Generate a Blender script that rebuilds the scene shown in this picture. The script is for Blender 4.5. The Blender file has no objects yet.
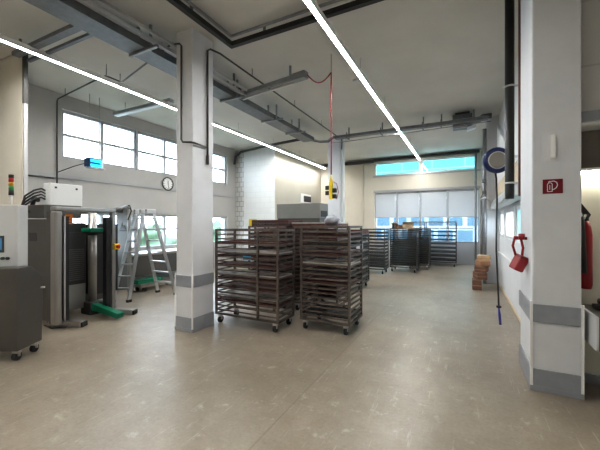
import bpy, math, random
from mathutils import Vector, Matrix
random.seed(7)
sc = bpy.context.scene
C = sc.collection
PI = math.pi
TH = math.atan(165 / 320.0)          # camera yaw left of the room axis

# ------------------------------------------------------------------ materials
def mat(name, col, rough=0.5, metal=0.0, var=0.0, scale=6.0, bump=0.0, emit=None, estr=0.0, stretch=None, spec=0.5):
    m = bpy.data.materials.new(name); m.use_nodes = True
    nt = m.node_tree; N = nt.nodes; L = nt.links
    b = N['Principled BSDF']
    b.inputs['Base Color'].default_value = (*col, 1)
    b.inputs['Roughness'].default_value = rough
    b.inputs['Metallic'].default_value = metal
    b.inputs['Specular IOR Level'].default_value = spec
    if emit:
        b.inputs['Emission Color'].default_value = (*emit, 1)
        b.inputs['Emission Strength'].default_value = estr
    if var or bump:
        tc = N.new('ShaderNodeTexCoord'); mp = N.new('ShaderNodeMapping')
        if stretch: mp.inputs['Scale'].default_value = stretch
        L.new(tc.outputs['Object'], mp.inputs['Vector'])
        nz = N.new('ShaderNodeTexNoise'); nz.inputs['Scale'].default_value = scale
        nz.inputs['Detail'].default_value = 6; nz.inputs['Roughness'].default_value = 0.6
        L.new(mp.outputs[0], nz.inputs['Vector'])
        if var:
            r = N.new('ShaderNodeValToRGB')
            r.color_ramp.elements[0].position = 0.3; r.color_ramp.elements[1].position = 0.72
            r.color_ramp.elements[0].color = (*[c * (1 - var) for c in col], 1)
            r.color_ramp.elements[1].color = (*[min(1, c * (1 + var)) for c in col], 1)
            L.new(nz.outputs['Fac'], r.inputs['Fac']); L.new(r.outputs['Color'], b.inputs['Base Color'])
        if bump:
            bp = N.new('ShaderNodeBump'); bp.inputs['Strength'].default_value = bump; bp.inputs['Distance'].default_value = 0.01
            L.new(nz.outputs['Fac'], bp.inputs['Height']); L.new(bp.outputs[0], b.inputs['Normal'])
    return m

def brick_mat(name, col, mortar, bw, bh, rough=0.6, msize=0.012, bump=0.3, axis='xz'):
    m = bpy.data.materials.new(name); m.use_nodes = True
    nt = m.node_tree; N = nt.nodes; L = nt.links; b = N['Principled BSDF']
    b.inputs['Roughness'].default_value = rough
    tc = N.new('ShaderNodeTexCoord'); sp = N.new('ShaderNodeSeparateXYZ'); cb = N.new('ShaderNodeCombineXYZ')
    L.new(tc.outputs['Object'], sp.inputs[0])
    if axis == 'xz':
        L.new(sp.outputs['X'], cb.inputs['X'])
    elif axis == 'yz':
        L.new(sp.outputs['Y'], cb.inputs['X'])
    else:
        ad = N.new('ShaderNodeMath'); ad.operation = 'ADD'
        L.new(sp.outputs['X'], ad.inputs[0]); L.new(sp.outputs['Y'], ad.inputs[1]); L.new(ad.outputs[0], cb.inputs['X'])
    L.new(sp.outputs['Z'], cb.inputs['Y'])
    br = N.new('ShaderNodeTexBrick')
    br.inputs['Scale'].default_value = 1; br.inputs['Brick Width'].default_value = bw; br.inputs['Row Height'].default_value = bh
    br.inputs['Mortar Size'].default_value = msize
    br.inputs['Color1'].default_value = (*col, 1); br.inputs['Color2'].default_value = (*[c * 0.95 for c in col], 1)
    br.inputs['Mortar'].default_value = (*mortar, 1)
    L.new(cb.outputs[0], br.inputs['Vector']); L.new(br.outputs['Color'], b.inputs['Base Color'])
    bp = N.new('ShaderNodeBump'); bp.inputs['Strength'].default_value = bump; bp.inputs['Distance'].default_value = 0.01; bp.invert = True
    L.new(br.outputs['Fac'], bp.inputs['Height']); L.new(bp.outputs[0], b.inputs['Normal'])
    return m

def glass_mat(name, tint=(1, 1, 1), refl=0.06):
    m = bpy.data.materials.new(name); m.use_nodes = True
    nt = m.node_tree; N = nt.nodes; L = nt.links
    N.remove(N['Principled BSDF']); out = N['Material Output']
    t = N.new('ShaderNodeBsdfTransparent'); t.inputs['Color'].default_value = (*tint, 1)
    g = N.new('ShaderNodeBsdfGlossy'); g.inputs['Roughness'].default_value = 0.03
    mx = N.new('ShaderNodeMixShader'); mx.inputs[0].default_value = refl
    L.new(t.outputs[0], mx.inputs[1]); L.new(g.outputs[0], mx.inputs[2]); L.new(mx.outputs[0], out.inputs['Surface'])
    return m

def floor_mat():
    m = bpy.data.materials.new('worn_floor'); m.use_nodes = True
    nt = m.node_tree; N = nt.nodes; L = nt.links; b = N['Principled BSDF']
    tc = N.new('ShaderNodeTexCoord')
    def noise(s, d, r, sc_=None):
        n = N.new('ShaderNodeTexNoise'); n.inputs['Scale'].default_value = s; n.inputs['Detail'].default_value = d; n.inputs['Roughness'].default_value = r
        if sc_:
            mp = N.new('ShaderNodeMapping'); mp.inputs['Scale'].default_value = sc_; mp.inputs['Rotation'].default_value = (0, 0, 0.5)
            L.new(tc.outputs['Object'], mp.inputs[0]); L.new(mp.outputs[0], n.inputs['Vector'])
        else: L.new(tc.outputs['Object'], n.inputs['Vector'])
        return n
    def ramp(src, p0, c0, p1, c1):
        r = N.new('ShaderNodeValToRGB'); r.color_ramp.elements[0].position = p0; r.color_ramp.elements[1].position = p1
        r.color_ramp.elements[0].color = (*c0, 1); r.color_ramp.elements[1].color = (*c1, 1)
        L.new(src, r.inputs['Fac']); return r
    def mix(a, b_, f, mode='MIX'):
        x = N.new('ShaderNodeMix'); x.data_type = 'RGBA'; x.blend_type = mode
        if isinstance(f, float): x.inputs[0].default_value = f
        else: L.new(f, x.inputs[0])
        L.new(a, x.inputs[6])
        if isinstance(b_, tuple): x.inputs[7].default_value = (*b_, 1)
        else: L.new(b_, x.inputs[7])
        return x.outputs[2]
    big = ramp(noise(0.55, 5, 0.5).outputs['Fac'], 0.28, FLOOR_D, 0.74, FLOOR_L)
    mid = ramp(noise(4.5, 8, 0.7).outputs['Fac'], 0.25, (0.74, 0.73, 0.71), 0.75, (1.0, 1.0, 1.0))
    fine = ramp(noise(38, 8, 0.75).outputs['Fac'], 0.3, (0.76, 0.75, 0.74), 0.7, (1.0, 1.0, 1.0))
    c = mix(big.outputs[0], mid.outputs[0], 1.0, 'MULTIPLY')
    c = mix(c, fine.outputs[0], 1.0, 'MULTIPLY')
    spots = ramp(noise(6.5, 10, 0.7).outputs['Fac'], 0.58, (0, 0, 0), 0.70, (0.55, 0.55, 0.55))
    c = mix(c, (0.52, 0.49, 0.43), spots.outputs[0])
    scr = ramp(noise(4.0, 6, 0.65, (7.0, 0.5, 1)).outputs['Fac'], 0.60, (0, 0, 0), 0.70, (0.4, 0.4, 0.4))
    c = mix(c, (0.55, 0.51, 0.44), scr.outputs[0])
    dk = ramp(noise(14.0, 9, 0.75).outputs['Fac'], 0.54, (0, 0, 0), 0.70, (0.38, 0.38, 0.38))
    c = mix(c, (0.13, 0.11, 0.085), dk.outputs[0])
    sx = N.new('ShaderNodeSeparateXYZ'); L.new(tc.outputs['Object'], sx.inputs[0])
    shadow_line = N.new('ShaderNodeMath'); shadow_line.operation = 'COMPARE'; shadow_line.inputs[1].default_value = -1.36; shadow_line.inputs[2].default_value = 0.008  # thin dark line along the room: a shadow edge painted into the floor colour
    L.new(sx.outputs['X'], shadow_line.inputs[0])
    shadow_fac = N.new('ShaderNodeMath'); shadow_fac.operation = 'MULTIPLY'; shadow_fac.inputs[1].default_value = 0.55; L.new(shadow_line.outputs[0], shadow_fac.inputs[0])
    c = mix(c, (0.16, 0.14, 0.11), shadow_fac.outputs[0])
    L.new(c, b.inputs['Base Color'])
    rr = ramp(noise(0.9, 5, 0.6).outputs['Fac'], 0.2, (0.285, 0.285, 0.285), 0.75, (0.42, 0.42, 0.42))
    L.new(rr.outputs[0], b.inputs['Roughness'])
    b.inputs['Specular IOR Level'].default_value = 0.62
    bp = N.new('ShaderNodeBump'); bp.inputs['Strength'].default_value = 0.12; bp.inputs['Distance'].default_value = 0.01
    L.new(noise(30, 6, 0.7).outputs['Fac'], bp.inputs['Height']); L.new(bp.outputs[0], b.inputs['Normal'])
    return m

FLOOR_D = (0.27, 0.228, 0.175); FLOOR_L = (0.42, 0.362, 0.288)
M = {}
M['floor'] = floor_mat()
M['ceil'] = mat('ceiling_paint', (0.64, 0.625, 0.58), 0.85, var=0.07, scale=0.8)
M['wall_grey'] = mat('grey_wall_paint', (0.46, 0.45, 0.43), 0.8, var=0.05, scale=1.2)
M['wall_cream'] = mat('cream_wall_paint', (0.68, 0.64, 0.55), 0.8, var=0.05, scale=1.0)
M['wall_white'] = mat('white_wall_paint', (0.72, 0.735, 0.75), 0.6, var=0.04, scale=1.0)
M['pillar'] = mat('pillar_white_paint', (0.66, 0.67, 0.69), 0.6, var=0.05, scale=2.5)
M['block'] = brick_mat('white_brick', (0.72, 0.72, 0.70), (0.66, 0.66, 0.65), 0.42, 0.20, axis='sum', bump=0.15)
M['panel'] = brick_mat('cream_panels', (0.78, 0.76, 0.66), (0.55, 0.53, 0.45), 0.16, 5.0, msize=0.006, axis='xz')
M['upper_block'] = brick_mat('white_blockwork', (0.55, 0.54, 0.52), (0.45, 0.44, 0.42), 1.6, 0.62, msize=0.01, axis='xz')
M['glassblock'] = brick_mat('glass_blocks', (0.62, 0.62, 0.60), (0.34, 0.34, 0.33), 0.19, 0.19, rough=0.3, msize=0.012, axis='sum')
M['guard'] = mat('grey_guard', (0.29, 0.305, 0.33), 0.45, var=0.08, scale=8)
M['frame'] = mat('window_frame_grey', (0.42, 0.42, 0.43), 0.5)
M['frame_white'] = mat('window_frame_white', (0.72, 0.72, 0.71), 0.5)
M['glass'] = glass_mat('window_glass')
M['glass_teal'] = glass_mat('teal_window_glass', (0.70, 0.95, 0.96), 0.05)
M['blind'] = mat('blind_fabric', (0.70, 0.71, 0.72), 0.9)
_n = M['blind'].node_tree; _tl = _n.nodes.new('ShaderNodeBsdfTranslucent'); _tl.inputs[0].default_value = (0.70, 0.71, 0.72, 1)
_mx = _n.nodes.new('ShaderNodeMixShader'); _mx.inputs[0].default_value = 0.30
_n.links.new(_n.nodes['Principled BSDF'].outputs[0], _mx.inputs[1]); _n.links.new(_tl.outputs[0], _mx.inputs[2]); _n.links.new(_mx.outputs[0], _n.nodes['Material Output'].inputs[0])
M['door_panel'] = mat('grey_door_panel', (0.52, 0.54, 0.57), 0.5)
M['black'] = mat('black_plastic', (0.018, 0.018, 0.019), 0.45)
M['dark'] = mat('dark_steel', (0.075, 0.073, 0.07), 0.42, 0.6)
M['rubber'] = mat('black_rubber', (0.02, 0.02, 0.02), 0.7)
M['rack'] = mat('rack_steel', (0.15, 0.122, 0.106), 0.42, 0.65, var=0.3, scale=9)
M['rack_far'] = mat('rack_steel_grey', (0.10, 0.098, 0.095), 0.42, 0.65, var=0.3, scale=9)
M['tray_red'] = mat('red_brown_tray', (0.095, 0.030, 0.025), 0.5, var=0.35, scale=7)
M['tray_dark'] = mat('dark_tray', (0.035, 0.032, 0.03), 0.5, 0.3, var=0.3, scale=7)
M['tray_alu'] = mat('aluminium_tray', (0.50, 0.48, 0.46), 0.35, 0.85, var=0.15, scale=7)
M['steel'] = mat('brushed_steel', (0.40, 0.385, 0.365), 0.36, 0.85, var=0.10, scale=1.5)
M['steel_dark'] = mat('dull_steel', (0.15, 0.142, 0.132), 0.40, 0.8, var=0.12, scale=1.5)
M['panel_grey'] = mat('panel_grey', (0.20, 0.20, 0.19), 0.5, 0.1, var=0.06, scale=2)
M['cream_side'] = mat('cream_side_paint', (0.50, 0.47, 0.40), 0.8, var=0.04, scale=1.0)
M['steel_light'] = mat('bright_steel', (0.62, 0.61, 0.59), 0.3, 0.9)
M['galv'] = mat('galvanised', (0.33, 0.34, 0.35), 0.45, 0.7, var=0.15, scale=12)
M['galv_dark'] = mat('dark_galvanised', (0.20, 0.21, 0.22), 0.5, 0.6, var=0.15, scale=12)
M['alu'] = mat('aluminium', (0.66, 0.67, 0.68), 0.35, 0.85)
M['white'] = mat('white_enamel', (0.78, 0.78, 0.77), 0.4)
M['cab_grey'] = mat('light_grey_enamel', (0.56, 0.57, 0.57), 0.45)
M['hood'] = mat('grey_sheet', (0.22, 0.22, 0.205), 0.5, 0.3, var=0.06, scale=2)
M['green'] = mat('green_paint', (0.0, 0.16, 0.085), 0.4)
M['orange'] = mat('orange_sign', (0.90, 0.24, 0.02), 0.5)
M['yellow'] = mat('yellow_plastic', (0.80, 0.60, 0.03), 0.45)
M['red'] = mat('red_plastic', (0.27, 0.006, 0.012), 0.35)
M['sign_red'] = mat('sign_red', (0.17, 0.002, 0.010), 0.45)
M['copper'] = mat('copper_pipe', (0.22, 0.10, 0.07), 0.5, 0.3)
M['blue_rim'] = mat('dark_blue_rim', (0.008, 0.02, 0.10), 0.35)
M['reel_face'] = mat('reel_grey', (0.26, 0.25, 0.23), 0.5)
M['wood'] = mat('brown_wood', (0.16, 0.075, 0.045), 0.7, var=0.3, scale=10)
M['card'] = mat('cardboard', (0.36, 0.20, 0.11), 0.8, var=0.15, scale=10)
M['card_light'] = mat('pale_cardboard', (0.50, 0.35, 0.22), 0.8, var=0.15, scale=10)
M['wood_plank'] = mat('pale_plank', (0.62, 0.52, 0.38), 0.7, var=0.1, scale=5)
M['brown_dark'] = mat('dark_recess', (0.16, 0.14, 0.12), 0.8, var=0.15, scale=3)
M['screen'] = mat('screen', (0.05, 0.12, 0.22), 0.2, emit=(0.10, 0.28, 0.50), estr=0.35)
M['led'] = mat('led_diffuser', (1, 1, 1), 0.5, emit=(0.98, 0.97, 0.95), estr=78.0)
M['led_alcove'] = mat('alcove_tube', (1, 1, 1), 0.5, emit=(1.0, 0.95, 0.80), estr=20.0)
M['tube_off'] = mat('unlit_tube', (0.75, 0.80, 0.85), 0.3)
M['blue_glow'] = mat('blue_tube', (0.02, 0.3, 0.6), 0.3, emit=(0.03, 0.55, 1.0), estr=1.6)
M['blue_dark'] = mat('blue_grid', (0.01, 0.06, 0.16), 0.4)
M['lamp_red'] = mat('lamp_red', (0.45, 0.03, 0.02), 0.3)
M['lamp_amber'] = mat('lamp_amber', (0.62, 0.30, 0.02), 0.3)
M['lamp_green'] = mat('lamp_green', (0.03, 0.28, 0.06), 0.3)
M['btn_green'] = mat('green_button', (0.02, 0.6, 0.25), 0.3, emit=(0.05, 0.9, 0.4), estr=0.8)
M['plastic_bag'] = mat('grey_bag', (0.36, 0.37, 0.41), 0.35, var=0.15, scale=10)
M['label_white'] = mat('paper_white', (0.72, 0.74, 0.80), 0.6)
M['blue_label'] = mat('blue_label', (0.10, 0.38, 0.58), 0.5)
M['magenta'] = mat('blue_purple_grip', (0.05, 0.04, 0.30), 0.4)
M['leaf'] = mat('leaf', (0.075, 0.125, 0.07), 0.7, var=0.5, scale=9)
M['asphalt'] = mat('pale_paving', (0.42, 0.42, 0.41), 0.9, var=0.1, scale=1)
M['facade'] = brick_mat('teal_facade', (0.085, 0.185, 0.175), (0.20, 0.235, 0.23), 2.2, 1.15, rough=0.6, msize=0.05, axis='xz')
M['facade_low'] = brick_mat('blue_facade', (0.035, 0.085, 0.12), (0.18, 0.22, 0.24), 1.3, 1.3, rough=0.6, msize=0.16, axis='xz')
M['pink'] = mat('pink_banner', (0.62, 0.15, 0.24), 0.6)

# ------------------------------------------------------------------ geometry helper
class MB:
    def __init__(s): s.v = []; s.f = []; s.sm = []
    def box(s, x0, x1, y0, y1, z0, z1, mtx=None):
        n = len(s.v)
        for z in (z0, z1):
            for x, y in ((x0, y0), (x1, y0), (x1, y1), (x0, y1)):
                p = Vector((x, y, z)); s.v.append(tuple(mtx @ p) if mtx else tuple(p))
        for q in ((3, 2, 1, 0), (4, 5, 6, 7), (0, 1, 5, 4), (1, 2, 6, 5), (2, 3, 7, 6), (3, 0, 4, 7)):
            s.f.append(tuple(n + i for i in q)); s.sm.append(False)
        return s
    def prism(s, pts, a0, a1, axis='x'):          # closed polygon in the plane across `axis`
        n = len(s.v); k = len(pts)
        for a in (a0, a1):
            for (u, w) in pts:
                s.v.append((a, u, w) if axis == 'x' else (u, a, w) if axis == 'y' else (u, w, a))
        s.f.append(tuple(range(n + k - 1, n - 1, -1))); s.sm.append(False)
        s.f.append(tuple(range(n + k, n + 2 * k))); s.sm.append(False)
        for i in range(k):
            j = (i + 1) % k
            s.f.append((n + i, n + j, n + k + j, n + k + i)); s.sm.append(False)
        return s
    def bar(s, a, b, w, h=None, up=(0, 0, 1)):    # rectangular bar between points
        a = Vector(a); b = Vector(b); h = h or w
        d = (b - a).normalized(); u = Vector(up)
        if abs(d.dot(u)) > 0.98: u = Vector((0, 1, 0))
        r = d.cross(u).normalized(); u = r.cross(d)
        n = len(s.v)
        for p in (a, b):
            for i, j in ((-1, -1), (1, -1), (1, 1), (-1, 1)):
                s.v.append(tuple(p + r * (i * w / 2) + u * (j * h / 2)))
        for q in ((0, 1, 2, 3), (7, 6, 5, 4), (1, 0, 4, 5), (2, 1, 5, 6), (3, 2, 6, 7), (0, 3, 7, 4)):
            s.f.append(tuple(n + i for i in q)); s.sm.append(False)
        return s
    def tube(s, pts, r, k=10):
        pts = [Vector(p) for p in pts]; n = len(s.v); m = len(pts); prev = None
        for i, p in enumerate(pts):
            d = (pts[min(i + 1, m - 1)] - pts[max(i - 1, 0)]).normalized()
            if prev is None:
                u = Vector((0, 0, 1)) if abs(d.z) < 0.9 else Vector((0, 1, 0))
                u = (u - d * u.dot(d)).normalized()
            else:
                u = prev - d * prev.dot(d)
                u = u.normalized() if u.length > 1e-6 else d.orthogonal().normalized()
            prev = u; w = d.cross(u)
            rr = r[i] if isinstance(r, (list, tuple)) else r
            for j in range(k):
                a = 2 * PI * j / k; s.v.append(tuple(p + u * (math.cos(a) * rr) + w * (math.sin(a) * rr)))
        for i in range(m - 1):
            for j in range(k):
                jj = (j + 1) % k
                s.f.append((n + i * k + j, n + i * k + jj, n + (i + 1) * k + jj, n + (i + 1) * k + j)); s.sm.append(True)
        s.f.append(tuple(n + j for j in range(k - 1, -1, -1))); s.sm.append(False)
        s.f.append(tuple(n + (m - 1) * k + j for j in range(k))); s.sm.append(False)
        return s
    def ring(s, c, R, r, axis, k=32, k2=8):       # torus about axis
        axis = Vector(axis).normalized(); e = axis.orthogonal().normalized(); f = axis.cross(e); c = Vector(c); n = len(s.v)
        for i in range(k):
            a = 2 * PI * i / k; d = e * math.cos(a) + f * math.sin(a)
            for j in range(k2):
                b = 2 * PI * j / k2; s.v.append(tuple(c + d * (R + r * math.cos(b)) + axis * (r * math.sin(b))))
        for i in range(k):
            for j in range(k2):
                a, b = (i + 1) % k, (j + 1) % k2
                s.f.append((n + i * k2 + j, n + a * k2 + j, n + a * k2 + b, n + i * k2 + b)); s.sm.append(True)
        return s
    def lump(s, c, rx, ry, rz, seed=0, amp=0.15, nu=14, nv=9, zmin=None):
        rnd = random.Random(seed); n = len(s.v); c = Vector(c)
        ph = [(rnd.uniform(1, 4), rnd.uniform(1, 4), rnd.uniform(0, 6)) for _ in range(5)]
        for i in range(nv + 1):
            t = PI * i / nv
            for j in range(nu):
                a = 2 * PI * j / nu
                q = 1 + amp * sum(math.sin(p0 * t * 2 + round(p1) * a + p2) for p0, p1, p2 in ph) / 2.2
                p = c + Vector((rx * math.sin(t) * math.cos(a) * q, ry * math.sin(t) * math.sin(a) * q, rz * math.cos(t) * q))
                if zmin is not None: p.z = max(p.z, zmin)
                s.v.append(tuple(p))
        for i in range(nv):
            for j in range(nu):
                jj = (j + 1) % nu
                s.f.append((n + i * nu + j, n + (i + 1) * nu + j, n + (i + 1) * nu + jj, n + i * nu + jj)); s.sm.append(True)
        return s
    def build(s, name, m, parent=None, bevel=0.0):
        me = bpy.data.meshes.new(name); me.from_pydata(s.v, [], s.f); me.materials.append(m)
        me.polygons.foreach_set('use_smooth', s.sm); me.update()
        o = bpy.data.objects.new(name, me); C.objects.link(o)
        if parent: o.parent = parent
        if bevel:
            b = o.modifiers.new('bevel', 'BEVEL'); b.width = bevel; b.segments = 2; b.limit_method = 'ANGLE'
        return o

def tag(o, label, cat, group=None, kind=None):
    o['label'] = label; o['category'] = cat
    if group: o['group'] = group
    if kind: o['kind'] = kind
    return o
def thing(name, label, cat, loc=(0, 0, 0), rz=0.0, group=None):
    o = bpy.data.objects.new(name, None); C.objects.link(o); o.empty_display_size = 0.1
    o.location = loc; o.rotation_euler = (0, 0, rz)
    return tag(o, label, cat, group)
def struct(o, label=None, cat=None):
    o['kind'] = 'structure'
    if label: o['label'] = label
    if cat: o['category'] = cat
    return o
def sempty(name, label, cat):
    o = bpy.data.objects.new(name, None); C.objects.link(o); o.empty_display_size = 0.1
    return struct(o, label, cat)
def dup(root, loc, rz=0.0, label=None):
    r = root.copy(); C.objects.link(r); r.location = loc; r.rotation_euler = (0, 0, rz)
    if label: r['label'] = label
    for ch in list(root.children):
        c = ch.copy(); C.objects.link(c); c.parent = r
        for g in ch.children:
            d = g.copy(); C.objects.link(d); d.parent = c
    return r

# ------------------------------------------------------------------ the room
XL, XR, YB, YF, ZC = -8.0, 0.81, 14.2, -4.0, 4.5
XE = 3.2                                            # right side of the near zone
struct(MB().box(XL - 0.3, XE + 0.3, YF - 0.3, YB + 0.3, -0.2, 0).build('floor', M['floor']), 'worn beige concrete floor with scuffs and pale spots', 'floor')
struct(MB().box(XL - 0.3, XE + 0.3, YF - 0.3, YB + 0.3, ZC, ZC + 0.2).build('ceiling', M['ceil']), 'flat warm grey painted ceiling', 'ceiling')

def wall(name, axis, p0, p1, u0, u1, z0, z1, holes, m, label):
    us = sorted({u0, u1, *[h[0] for h in holes], *[h[1] for h in holes]})
    zs = sorted({z0, z1, *[h[2] for h in holes], *[h[3] for h in holes]})
    mb = MB()
    for a, b in zip(us, us[1:]):
        run = None
        for c, d in zip(zs, zs[1:]):
            um, zm = (a + b) / 2, (c + d) / 2
            if any(h[0] < um < h[1] and h[2] < zm < h[3] for h in holes): continue
            if axis == 'x': mb.box(p0, p1, a, b, c, d)
            else: mb.box(a, b, p0, p1, c, d)
    return struct(mb.build(name, m), label, 'wall')

LW = [(3.92, 5.77), (5.79, 7.66), (7.68, 9.50)]
UZ = (3.08, 4.18); DZ = (0.90, 1.88)
wall('wall_left', 'x', XL - 0.3, XL, YF, YB, 0, ZC,
     [(a, b, *UZ) for a, b in LW] + [(a, b, *DZ) for a, b in LW] , M['wall_grey'], 'grey left wall with two bands of windows')
BX = [-3.58, -2.62, -1.66, -0.62, 0.50]
wall('wall_back', 'y', YB, YB + 0.3, XL, XE, 0, ZC,
     [(-3.58, -1.66, 3.72, 4.30), (-1.62, 0.46, 3.72, 4.30), (-3.58, 0.50, 0.0, 2.98)], M['wall_cream'], 'cream back wall above and beside the tall shuttered openings')
RW = [(5.9, 6.98), (7.2, 8.8), (8.98, 9.9), (10.8, 13.6)]
wall('wall_right', 'x', XR, XR + 0.2, 4.5, YB, 0, ZC, [(a, b, 1.28, 1.92) for a, b in RW], M['wall_white'], 'white right wall with a row of low windows')
struct(MB().box(XL, XE, YF - 0.3, YF, 0, ZC).build('wall_front', M['wall_cream']), 'plain wall closing the room at the near end', 'wall')
struct(MB().box(XE, XE + 0.3, YF, 4.5, 0, ZC).build('wall_near_right', M['wall_white']), 'plain white wall closing the near right side', 'wall')
struct(MB().box(XL, -6.52, 2.60, 2.66, 0, ZC).build('wall_partition', M['wall_cream']), 'cream partition wall standing out from the left wall', 'wall')
struct(MB().box(-7.60, -6.20, 10.0, YB, 0, ZC).build('wall_inner', M['block']), 'white painted brickwork block in the far left corner', 'wall')
struct(MB().box(-6.20, -6.19, 10.03, YB, 0, ZC).build('wall_inner_side', M['cream_side']), 'cream side face of the brickwork block', 'wall')
struct(MB().box(XL, -7.60, 10.0, 10.2, 0, ZC).build('wall_inner_edge', M['glassblock']), 'narrow upright strip of square blocks beside the white brickwork', 'wall')

# window units ------------------------------------------------------
wn = [0]
def window(axis, p, u0, u1, z0, z1, cols, rows, frame_m, glass_m, label, depth=0.10, fw=0.06, zsplit=None, panel=None, inside=1):
    """p: plane of the room face; the unit sits recessed in the opening."""
    wn[0] += 1
    w = sempty('window_%d' % wn[0], label, 'window')
    fr = MB(); gl = MB()
    a, b = (p, p + inside * depth)
    a, b = min(a, b), max(a, b)
    def bx(mb, ua, ub, za, zb, qa, qb):
        if axis == 'x': mb.box(qa, qb, ua, ub, za, zb)
        else: mb.box(ua, ub, qa, qb, za, zb)
    bx(fr, u0, u0 + fw, z0, z1, a, b); bx(fr, u1 - fw, u1, z0, z1, a, b)
    bx(fr, u0 + fw, u1 - fw, z0, z0 + fw, a, b); bx(fr, u0 + fw, u1 - fw, z1 - fw, z1, a, b)
    for i in range(1, cols):
        u = u0 + (u1 - u0) * i / cols; bx(fr, u - fw * .55, u + fw * .55, z0 + fw, z1 - fw, a, b)
    for i in range(1, rows):
        z = zsplit if zsplit else z0 + (z1 - z0) * i / rows
        for c in range(cols):
            ua = u0 + (u1 - u0) * c / cols + fw * .55; ub = u0 + (u1 - u0) * (c + 1) / cols - fw * .55
            bx(fr, ua, ub, z - fw * .45, z + fw * .45, a + 0.01, b - 0.01)
    fr.build('window_frame', frame_m, w)
    q = (a + b) / 2
    bx(gl, u0 + fw * .5, u1 - fw * .5, z0 + fw * .5, z1 - fw * .5, q - 0.004, q + 0.004)
    gl.build('window_pane', glass_m, w)
    return w
for i, (a, b) in enumerate(LW):
    nm = ('nearest', 'middle', 'farthest')[i]
    window('x', XL - 0.06, a, b, *UZ, 2, 2, M['frame'], M['glass'], 'high window in the left wall, %s of its row' % nm, inside=-1)
    window('x', XL - 0.06, a, b, *DZ, 2, 1 if i == 2 else 2, M['frame'], M['glass'], 'low window in the left wall, %s of its row' % nm, inside=-1, zsplit=1.45)
window('y', YB + 0.04, -3.58, -1.66, 3.72, 4.30, 1, 1, M['frame_white'], M['glass_teal'], 'wide clerestory window at the back, left one')
window('y', YB + 0.04, -1.62, 0.46, 3.72, 4.30, 1, 1, M['frame_white'], M['glass_teal'], 'wide clerestory window at the back, right one')
place = ['leftmost', 'second from left', 'third from left', 'rightmost']
for i in range(4):
    a, b = BX[i] + 0.0, BX[i + 1]
    w = window('y', YB + 0.06, a, b, 0.86, 2.98, 1, 2, M['frame'], M['glass'],
               'tall shuttered window bay in the back wall, ' + place[i], fw=0.04, zsplit=1.42)
    MB().box(a, b, YB + 0.07, YB + 0.15, 0, 0.86).build('lower_panel', M['door_panel'], w)
    bl = thing('roller_blind', 'pale grey roller blind half lowered over the %s back window bay' % place[i], 'blind', ((a + b) / 2, YB + 0.03, 0), 0, 'roller blinds on the back windows')
    hw = (b - a) / 2 - 0.045
    MB().box(-hw, hw, -0.004, 0.004, 1.90, 2.92).build('blind_fabric', M['blind'], bl)
    MB().tube([(-hw, 0, 2.94), (hw, 0, 2.94)], 0.03, 10).build('roller_tube', M['frame'], bl)
    MB().box(-hw, hw, -0.012, 0.012, 1.875, 1.90).build('bottom_bar', M['frame'], bl)
for i, (a, b) in enumerate(RW):
    window('x', XR + 0.03, a, b, 1.28, 1.92, 2 if i in (1, 3) else 1, 1, M['frame_white'], M['glass_teal'] if i == 0 else M['glass'],
           'low white framed window in the right wall, ' + ('nearest', 'second nearest', 'just before the far pillar', 'beyond the far pillar')[i])
# trims
struct(MB().box(XL, XL + 0.03, YF, 10.0, 2.62, 2.70).build('trim_left', M['frame']), 'thin ledge along the left wall under the high windows', 'trim')
struct(MB().box(-3.62, 0.54, YB - 0.04, YB, 2.98, 3.08).build('trim_back', M['frame']), 'grey head rail above the back window bays', 'trim')
struct(MB().box(-3.64, 0.54, YB - 0.03, YB, 3.66, 3.72).build('trim_back_sill', M['frame']), 'grey sill under the back clerestory windows', 'trim')
struct(MB().box(XR - 0.015, XR, 4.72, 10.0, 0, 0.05).build('baseboard_right', M['wood_plank']), 'pale kick strip at the foot of the right wall', 'baseboard')
struct(MB().box(XR - 0.03, XR, 4.72, 10.0, 0.84, 0.88).build('trim_right', M['white']), 'white rail along the right wall', 'trim')

# pillars --------------------------------------------------------------
def pillar(name, x0, x1, y0, y1, label, guards=True):
    p = sempty(name, label, 'pillar')
    MB().box(x0, x1, y0, y1, 0, ZC).build('shaft', M['pillar'], p, bevel=0.012)
    if guards:
        for z0, z1 in ((0.66, 0.83), (0.05, 0.21)):
            g = MB()
            e = 0.014; c = 0.008
            g.box(x0 + c, x1 - c, y0 - e, y0, z0, z1); g.box(x0 - e, x0, y0 + c, y1, z0, z1); g.box(x1, x1 + e, y0 + c, y1, z0, z1)
            g.build('impact_guard', M['guard'], p)
        k = MB()
        k.box(x0 - .016, x1 + .016, y0 - .016, y1, 0, 0.05)
        k.build('plinth', M['guard'], p)
        for x in (x0, x1):
            s = 1 if x == x1 else -1
            q = MB()
            q.box(min(x - s * .006, x + s * .016), max(x - s * .006, x + s * .016), y0 - .017, y0 - .001, 0.05, 0.86)
            q.build('corner_strip', M['white'], p)
    return p
pillar('pillar', -3.90, -3.565, 3.46, 3.90, 'white square pillar with two grey guard bands, left of the racks')
pillar('pillar', 0.575, 0.948, 3.78, 4.5, 'white square pillar with grey guard bands in the right foreground')
pillar('pillar', -4.10, -3.66, 10.0, 10.45, 'far white pillar behind the racks with trunking on its side', False)
pillar('pillar', 0.52, XR, 10.0, 10.45, 'far pale pillar against the right wall by the reel', False)

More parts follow.
